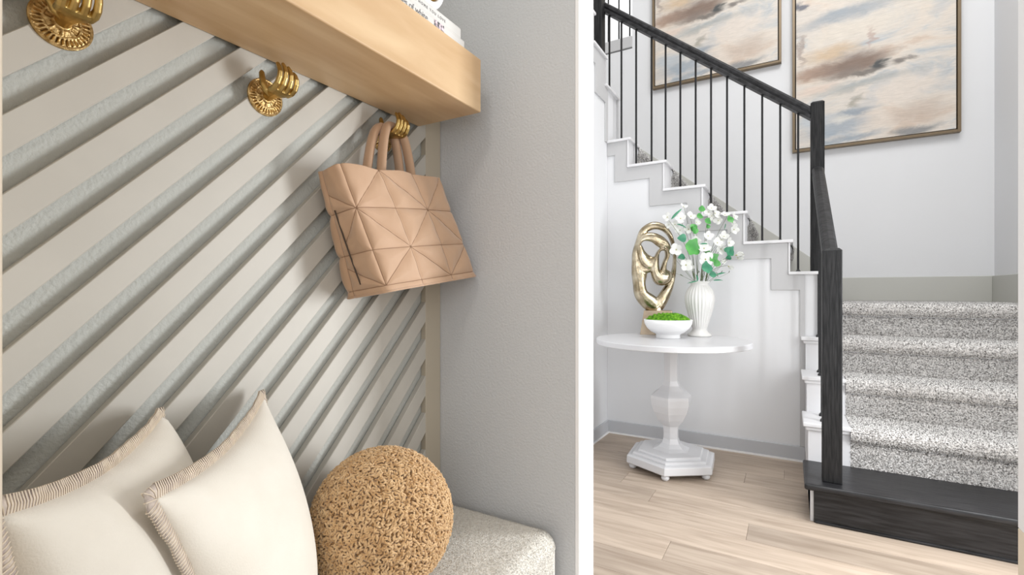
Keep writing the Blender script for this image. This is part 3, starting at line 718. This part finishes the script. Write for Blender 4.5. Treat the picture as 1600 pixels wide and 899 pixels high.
# ------------------------------------------------------------------ pedestal table
TX, TY_ = -0.654, 3.115; tb_ = thing('pedestal_table', (TX, TY_, 0), 'white lacquered pedestal table with round top and six-sided base', 'table')
A0 = math.radians(-85.5)
MB().lathe([(.400, .772), (.459, .772), (.463, .775), (.463, .801), (.460, .805)], (TX, TY_, 0), 180).build('tabletop', M_lacq, tb_)
def hexp(prof): return MB().lathe(prof, (TX, TY_, 0), 6, a0=A0)
hexp([(.060, .774), (.060, .765), (.050, .760), (.045, .72), (.044, .60), (.046, .545), (.058, .515), (.085, .485), (.118, .462), (.130, .452), (.131, .435), (.126, .395), (.112, .350), (.088, .305), (.064, .275), (.052, .262), (.050, .250), (.048, .22), (.049, .185), (.060, .155), (.085, .132), (.112, .120), (.135, .114), (.135, .110)]).build('column', M_lacq, tb_, bevel=.003)
hexp([(.205, .118), (.213, .112), (.213, .100), (.235, .098)]).build('base_step', M_lacq, tb_, bevel=.002)
hexp([(.240, .102), (.248, .097), (.248, .084), (.265, .082)]).build('base_step', M_lacq, tb_, bevel=.002)
hexp([(.268, .086), (.284, .080), (.286, .040), (.281, .034)]).build('base', M_lacq, tb_, bevel=.002)
for k in range(6):
    a = A0+k*math.pi/3; MB().lathe([(.012, 0), (.021, .008), (.024, .018), (.020, .028), (.016, .036)], (TX+.245*math.cos(a), TY_+.245*math.sin(a), 0), 14).build('foot', M_lacq, tb_, smooth=True)

ZT = 0.805
# bowl with moss
BX, BY = -0.690, 3.196
bw = thing('bowl', (BX, BY, ZT), 'white footed bowl at the table front holding green moss', 'bowl')
MB().lathe([(.001, .0), (.074, .0), (.076, .004), (.074, .020), (.078, .026), (.105, .040), (.130, .063), (.146, .090), (.151, .118), (.147, .120), (.140, .108), (.120, .080), (.080, .062), (.001, .060)], (BX, BY, ZT), 64).build('shell', M_bowl, bw, smooth=True)
ms = MB(); rws = []
for j in range(14):
    r = .138*j/13; row = []
    for i in range(49):
        a = 2*math.pi*i/48; z = .112+.038*(1-(j/13)**3)+.010*math.sin(a*5+j)*math.cos(j*1.1+a*2)+.003*math.sin(a*13+j*2)
        row.append((BX+r*math.cos(a), BY+r*math.sin(a), ZT+z))
    rws.append(row)
mo = ms.grid(rws).build('moss', M_moss, None, smooth=True, base=(BX, BY, ZT+.10))
tag(mo, 'bright green preserved moss heaped in the white footed bowl', 'moss', kind='stuff')
n = 9000; r = .137*np.sqrt(rng.uniform(0, 1, n)); a = rng.uniform(0, 2*np.pi, n); z = .112+.038*(1-(r/.138)**3)+.010*np.sin(a*5+r/.0106)*np.cos(r/.0106*1.1+a*2)
Wp = np.stack([BX+r*np.cos(a), BY+r*np.sin(a), ZT+z], 1); Wn = np.stack([np.cos(a)*r*6, np.sin(a)*r*6, np.ones(n)], 1)
V, Fc = spikes(Wp, Wn, .0016, .007, .9)
tag(npmesh('moss_tips', V, Fc, M_moss, mo), kind='stuff')

# sculpture
RGT = Vector((math.cos(YAW), math.sin(YAW), 0)); FWD = Vector((-math.sin(YAW), math.cos(YAW), 0))
SX, SY = -0.828, 3.43
scu = thing('sculpture', (SX, SY, ZT), 'polished bronze looping abstract sculpture on a tapered block', 'sculpture')
def rotbox(cx, cy, z0, z1, w0, d0, w1, d1, yaw):
    c, s_ = math.cos(yaw), math.sin(yaw); vs = []
    for (w_, d_, z) in ((w0, d0, z0), (w1, d1, z1)):
        for (a, b) in ((-1, -1), (1, -1), (1, 1), (-1, 1)):
            x = a*w_/2; y = b*d_/2; vs.append((cx+x*c-y*s_, cy+x*s_+y*c, z))
    return MB().add(vs, [(0, 3, 2, 1), (4, 5, 6, 7), (0, 1, 5, 4), (1, 2, 6, 5), (2, 3, 7, 6), (3, 0, 4, 7)])
rotbox(SX+.02, SY, ZT, ZT+.168, .235, .15, .185, .11, YAW*.35).build('plinth', M_bronzeb, scu, bevel=.003)
rotbox(SX+.02, SY, ZT+.160, ZT+.200, .032, .03, .028, .026, YAW).build('neck', M_bronze, scu, bevel=.002)
def sp_(x, y, d):      # pixel of the enlarged crop (529x899 over 100x170 photo pixels) to a point of the sculpture
    px = 980+x/5.29; py = 330+y/5.29; k = .00452
    a = (px-1023)*k; return Vector((SX, SY, 0))+RGT*a+FWD*d+Vector((0, 0, 1.1-(py-457)*k))
def spline(P, n=8):
    out = []
    for i in range(len(P)-1):
        p0, p1, p2, p3 = P[max(i-1, 0)], P[i], P[i+1], P[min(i+2, len(P)-1)]
        for j in range(n):
            t = j/n; out.append([.5*((2*b)+(-a+c)*t+(2*a-5*b+4*c-d)*t*t+(-a+3*b-3*c+d)*t**3) for a, b, c, d in zip(p0, p1, p2, p3)])
    out.append(list(P[-1])); return out
sm_ = MB()
# each row: x, y in the crop, depth, half-width in the picture plane (crop px), half-depth (m)
outer = [(245, 795, 0, 42, .030), (180, 755, 0, 50, .035), (115, 690, .005, 40, .042), (98, 600, .01, 36, .045), (100, 510, .015, 46, .040), (85, 420, .02, 34, .038), (72, 345, .02, 20, .036), (86, 250, .01, 11, .034),
         (125, 170, 0, 20, .030), (200, 125, -.01, 24, .026), (275, 135, -.015, 22, .026), (330, 180, -.01, 16, .026), (362, 240, -.005, 10, .026), (388, 330, .01, 7, .026), (392, 430, .015, 8, .028), (375, 540, .01, 14, .032), (335, 640, .005, 26, .034), (285, 730, 0, 36, .034), (245, 790, 0, 40, .030)]
inner = [(78, 330, .02, 18, .03), (92, 260, -.02, 12, .03), (135, 222, -.03, 24, .026), (200, 225, -.035, 30, .024), (262, 262, -.035, 34, .024), (312, 305, -.03, 22, .026), (318, 370, -.025, 12, .028), (298, 430, -.02, 12, .028), (288, 490, -.02, 20, .030), (300, 535, -.02, 44, .040), (262, 560, -.02, 42, .040), (225, 520, -.02, 28, .036), (218, 460, -.02, 24, .032), (228, 400, -.02, 16, .030), (240, 355, -.02, 10, .028), (258, 325, -.03, 9, .026), (290, 312, -.035, 16, .026)]
cross = [(92, 290, -.015, 14, .024), (112, 355, -.015, 26, .026), (150, 410, -.012, 40, .028), (196, 425, -.015, 42, .028), (232, 400, -.02, 22, .028)]
cross2 = [(85, 410, .01, 30, .03), (130, 470, .005, 36, .03), (180, 470, -.005, 26, .03), (215, 455, -.015, 20, .03)]
for rib in (outer, inner, cross, cross2):
    P = spline(rib, 7); pts = [sp_(p[0], p[1], p[2]) for p in P]
    sm_.tube(pts, [(max(.004, p[3]*.00452/5.29), p[4]) for p in P], 18, up=None) if False else None
    vs = []; n = 18; m = len(pts)
    for i, p in enumerate(pts):
        t = (pts[min(i+1, m-1)]-pts[max(i-1, 0)]).normalized(); d = FWD-t*t.dot(FWD); d.normalize(); u_ = t.cross(d)
        hw = max(.006, P[i][3]*1.36*.00452/5.29); hd = P[i][4]; tw_ = .35*math.sin(i*.11)
        for k in range(n):
            a = 2*math.pi*k/n; ca = math.copysign(abs(math.cos(a))**.8, math.cos(a)); sa = math.copysign(abs(math.sin(a))**.8, math.sin(a))
            e = u_*hw*ca+d*(hd*sa + tw_*hw*ca*.5); vs.append(p+e)
    sm_.add(vs, [(i*n+k, i*n+(k+1) % n, (i+1)*n+(k+1) % n, (i+1)*n+k) for i in range(m-1) for k in range(n)]+[tuple(range(n-1, -1, -1)), tuple((m-1)*n+k for k in range(n))])
o = sm_.build('loops', M_bronze, scu, smooth=True)
m_ = o.modifiers.new('r', 'REMESH'); m_.mode = 'VOXEL'; m_.voxel_size = .0042; m_.use_smooth_shade = True
m_ = o.modifiers.new('s', 'SMOOTH'); m_.factor = .5; m_.iterations = 4

# vase
VX, VY = -0.531, 3.418
vs_ = thing('vase', (VX, VY, ZT), 'white fluted ceramic vase standing on the round table', 'vase')
vp = [(.001, 0), (.072, 0), (.077, .005), (.074, .014), (.058, .026), (.047, .040), (.045, .052), (.049, .060), (.058, .090), (.074, .140), (.088, .190), (.096, .235), (.096, .265), (.088, .298), (.072, .326), (.058, .342), (.054, .350), (.060, .358), (.068, .364), (.068, .368), (.060, .366), (.050, .352), (.066, .32), (.085, .27), (.03, .06), (.001, .05)]
MB().lathe(vp, (VX, VY, ZT), 192, mod=lambda a, z, i: 1-(.062*abs(math.sin(13*a))**.7*min(1, max(0, (z-.055)/.03))*min(1, max(0, (.345-z)/.03)) if i < 20 else 0)).build('body', M_ceram, vs_, smooth=True)

# ------------------------------------------------------------------ flower stems (local: a right, b up from the table, d away)
def VP(a, b, d): return Vector((VX, VY, ZT))+RGT*a+FWD*d+Vector((0, 0, b))
def petal_mesh(L_=.034, W2=.0165):
    rows2 = []
    for i in range(7):
        t = i/6; w2 = W2*math.sin(math.pi*min(1, t*.82+.10))**.8*(1.0 if t < .99 else .55); x = L_*t
        rows2.append([(x, w2*s, .005*t*t*1.4-.003*s*s*t+.003*t*t*(1 if s == 0 else 0)*0) for s in (-1, -.5, 0, .5, 1)])
    b = MB().grid(rows2); me = bpy.data.meshes.new('petal'); me.from_pydata(b.v, [], b.f); me.materials.append(M_petal); me.shade_smooth(); return me
PET = petal_mesh(); BUD = petal_mesh(.034, .014)
def centre_mesh():
    b = MB().lathe([(.0015, -.006), (.0035, -.001), (.0038, .002), (.002, .005), (.0004, .0055)], (0, 0, 0), 8); me = bpy.data.meshes.new('flower'); me.from_pydata(b.v, [], b.f); me.materials.append(M_petalc); me.shade_smooth(); return me
CEN = centre_mesh()
def leaf_mesh(L_, W2, lob=0.0, drop=.2, name='leaf'):
    rows2 = []
    for i in range(11):
        t = i/10; w2 = W2*(math.sin(math.pi*t**.75)**.8)*(1+lob*math.cos(t*14)); w2 = max(w2, .0006)
        rows2.append([(L_*t, w2*s, -drop*L_*t*t+abs(s)*w2*.28) for s in (-1, -.5, 0, .5, 1)])
    b = MB().grid(rows2); me = bpy.data.meshes.new(name); me.from_pydata(b.v, [], b.f); me.shade_smooth(); return me
LEAVES = [leaf_mesh(.062, .030), leaf_mesh(.074, .042, .16), leaf_mesh(.115, .0085, 0, .55)]
LEAVES[0].materials.append(M_leaf); LEAVES[1].materials.append(M_leaf); LEAVES[2].materials.append(M_leafd)
LD = [l.copy() for l in LEAVES]
for l in LD: l.materials.clear(); l.materials.append(M_leafd)
def put(me, name, parent, loc, rot, scale=1.0):
    o = bpy.data.objects.new(name, me); C.objects.link(o); o.parent = parent; o.location = loc; o.rotation_mode = 'QUATERNION'; o.rotation_quaternion = rot; o.scale = (scale,)*3; return o
def flower(stem, a, b, d, face, scale=1.0, np_=4, kind='open', spin=0.0):
    """face = direction the bloom looks to, as (right, up, towards the viewer)"""
    P = VP(a, b, d); dr = (RGT*face[0]+Vector((0, 0, face[1]))-FWD*face[2]).normalized(); q = dr.to_track_quat('Z', 'Y'); scale *= .86
    f = put(CEN, 'flower', stem, P-origin(stem), q, scale)
    for k in range(np_):
        an = spin+2*math.pi*k/np_+random.uniform(-.12, .12); tilt = (-.25+random.uniform(-.2, .15)) if kind == 'open' else -1.15
        from mathutils import Quaternion, Euler
        rq = Quaternion((0, 0, 1), an) @ Quaternion((0, 1, 0), tilt)
        put(PET if kind == 'open' else BUD, 'petal', f, rq @ Vector((.002, 0, 0)), rq, random.uniform(.9, 1.12))
    return f
def leaf(stem, a, b, d, dirn, kind=0, dark=False, scale=1.0, nrm=(0, .45, 1)):
    P = VP(a, b, d-.035); x = (RGT*dirn[0]+Vector((0, 0, dirn[1]))-FWD*(dirn[2] if len(dirn) > 2 else .1)).normalized()
    nz = (RGT*nrm[0]+Vector((0, 0, nrm[1]))-FWD*nrm[2]); y = nz.cross(x).normalized(); z = x.cross(y)
    q = Matrix((x, y, z)).transposed().to_quaternion()
    return put((LD if dark else LEAVES)[kind], 'leaf', stem, P-origin(stem), q, scale)
def stem(label, tips, blooms, leaves, group='white flower stems in the vase'):
    t = thing('flower_stem', tuple(VP(random.uniform(-.012, .012), .062, random.uniform(-.012, .012))), label, 'flower', group)
    b = MB(); o0 = Vector(t.location); mouth = VP(tips[0][0]*.22, .362, tips[0][2]*.22)
    for (a, bb_, d) in tips:
        e = VP(a, bb_, d); mid = mouth.lerp(e, .5)+Vector((0, 0, .03))-RGT*a*.12
        P = spline([tuple(o0), tuple(mouth), tuple(mid), tuple(e)], 6); b.tube(P, [.0022-.0012*i/len(P) for i in range(len(P))], 6)
    for i in range(3):                    # fine twiglets
        a, bb_, d = random.choice(tips); e = VP(a*.75+random.uniform(-.03, .03), .40+random.uniform(.0, .55)*(bb_-.40), d+random.uniform(-.03, .03))
        b.tube(spline([tuple(mouth), tuple(mouth.lerp(e, .5)+RGT*random.uniform(-.01, .01)), tuple(e)], 4), .0008, 4)
        f2 = e+RGT*random.uniform(-.02, .02)+Vector((0, 0, .012)); b.tube([e, f2], .0022, 5)
    b.build('stalk', M_stem, t, smooth=True)
    for x in blooms: flower(t, *x[0], **(x[1] if len(x) > 1 else {}))
    for x in leaves: leaf(t, *x[0], **(x[1] if len(x) > 1 else {}))
    return t
K_ = .00433
def c2(x, y):  return ((1030+x/6.42-1094)*K_, (529-(310+y/6.42))*K_)
def B(x, y, d, face=(0, .2, 1), **k): return ((*c2(x, y), d, face), k)
def Lf(x, y, d, dirn, **k): return ((*c2(x, y), d, dirn), k)
T = lambda x, y, d: (*c2(x, y), d)
stem('flower stem arching to the upper left with a cluster of white blooms above the sculpture', [T(205, 235, -.02), T(265, 110, .02), T(90, 230, 0)],
     [B(205, 240, -.03, (-.2, .5, 1), scale=1.35), B(262, 110, .02, (.3, .8, .5), scale=1.0), B(90, 220, .0, (-.8, .4, .8), scale=1.1), B(170, 290, .01, (-.3, -.1, 1)), B(120, 290, .03, (-.8, .1, .6), scale=.9)],
     [Lf(110, 250, 0, (.45, .55), kind=2, dark=True, scale=.95), Lf(330, 300, -.02, (-.35, -.9), kind=0, scale=.8), Lf(160, 300, -.01, (1, -.1), kind=2, scale=.7)])
stem('flower stem left of centre with white blooms and green leaves facing up', [T(320, 215, 0), T(370, 270, -.01)],
     [B(318, 215, -.01, (.1, .7, .8), scale=1.3), B(370, 275, -.015, (.5, .2, 1)), B(290, 345, -.02, (-.3, .1, 1), scale=1.2), B(215, 350, 0, (-.7, -.2, .8), scale=1.1)],
     [Lf(405, 175, .0, (.2, 1.0), kind=0, scale=.72), Lf(355, 220, -.01, (1, -.05), kind=0, scale=.74), Lf(335, 400, -.03, (-.25, .95), kind=0, dark=False, scale=.88, nrm=(.4, .2, 1))])
stem('tallest flower stem with white blooms at the top centre', [T(535, 150, .01), T(490, 230, 0)],
     [B(530, 130, .0, (-.2, .5, 1), scale=1.15), B(570, 180, .01, (.6, .1, .9), scale=1.2), B(500, 170, .0, (-.6, .3, .8)), B(535, 205, .01, (.1, -.5, 1))],
     [Lf(435, 255, -.01, (.95, -.5), kind=0, scale=.80), Lf(480, 340, .0, (-.3, .9), kind=0, scale=.5)])
stem('flower stem leaning right and upward with paired white blooms', [T(690, 205, .0), T(755, 330, -.01)],
     [B(670, 195, .01, (-.1, .8, .6), scale=1.1), B(755, 220, .0, (.6, .4, .9), scale=1.05), B(610, 250, .02, (-.7, .1, .8), scale=1.1), B(745, 345, -.01, (.3, -.1, 1), scale=1.25), B(735, 275, 0, (.5, 0, 1), scale=.8)],
     [Lf(655, 265, -.015, (.9, .35), kind=1, scale=.62), Lf(660, 285, .02, (-.1, -1), kind=2, scale=.35)])
stem('flower stem in the middle with white blooms turned to the front', [T(470, 410, -.03), T(560, 500, -.03)],
     [B(470, 415, -.04, (.1, .3, 1), scale=1.25), B(355, 460, -.02, (-.2, -.2, 1), scale=1.15), B(425, 540, -.05, (-.1, .7, .8), scale=1.45, np_=5), B(555, 485, -.05, (.1, .5, 1), scale=1.2), B(590, 545, -.05, (.3, -.1, 1), scale=1.3)],
     [Lf(375, 500, -.03, (.95, .25), kind=2, scale=.62), Lf(480, 600, -.04, (.55, -.8), kind=1, scale=.85, dark=False), Lf(420, 590, -.03, (.9, .1), kind=0, scale=.8)])
stem('flower stem right of centre with loose white blooms and a drooping green leaf', [T(650, 420, -.01), T(690, 480, -.02)],
     [B(645, 415, -.01, (.2, .5, 1), scale=1.2), B(690, 480, -.02, (.5, 0, 1), scale=1.2), B(620, 450, -.01, (-.4, .2, 1), scale=1.0)],
     [Lf(625, 545, -.04, (.8, -.6), kind=1, dark=True, scale=.9), Lf(615, 580, -.05, (.3, .9), kind=0, dark=True, scale=.6)])
stem('flower stem low on the left with two flat white blooms over the sculpture edge', [T(165, 545, -.02), T(245, 700, -.04)],
     [B(163, 548, -.03, (-.3, .1, 1), scale=1.45, spin=.5), B(248, 702, -.05, (-.2, .0, 1), scale=1.5, spin=.9), B(310, 720, -.03, (.6, -.2, 1), scale=.9)],
     [Lf(250, 440, -.02, (-1, .05), kind=0, dark=True, scale=.95, nrm=(.2, .1, 1)), Lf(230, 500, -.04, (.85, -.45), kind=1, scale=1.5), Lf(235, 620, -.02, (-1, -.1), kind=0, dark=True, scale=.75), Lf(345, 860, -.03, (0, 1), kind=0, dark=True, scale=.75, nrm=(1, 0, .7))])
stem('short flower stem at the front centre with one flat four-petalled bloom', [T(420, 640, -.07), T(400, 700, -.06)],
     [B(420, 648, -.08, (.0, .2, 1), scale=1.75, spin=.75)],
     [Lf(370, 735, -.07, (1, .05), kind=1, dark=True, scale=1.0), Lf(530, 720, -.04, (.1, .9), kind=0, scale=.8), Lf(450, 800, -.06, (.9, .1), kind=0, dark=True, scale=.8), Lf(340, 862, -.05, (-1, -.02), kind=2, dark=True, scale=.5)])
stem('flower stem reaching far right ending in a closed white tulip-shaped bloom', [T(740, 600, .0), T(690, 700, 0)],
     [B(770, 600, -.01, (1, .25, .2), kind='bud', scale=1.5, np_=5), B(790, 625, .0, (1, -.25, .3), kind='bud', scale=1.1, np_=4), B(700, 710, .0, (.8, -.5, .5), kind='bud', scale=1.2), B(640, 660, .0, (.4, .3, 1), scale=.8)],
     [Lf(690, 630, -.02, (-1, .02), kind=0, dark=True, scale=.6), Lf(530, 800, -.04, (.8, .35), kind=2, dark=True, scale=.62), Lf(500, 855, -.04, (.85, .2), kind=2, dark=True, scale=.62)])
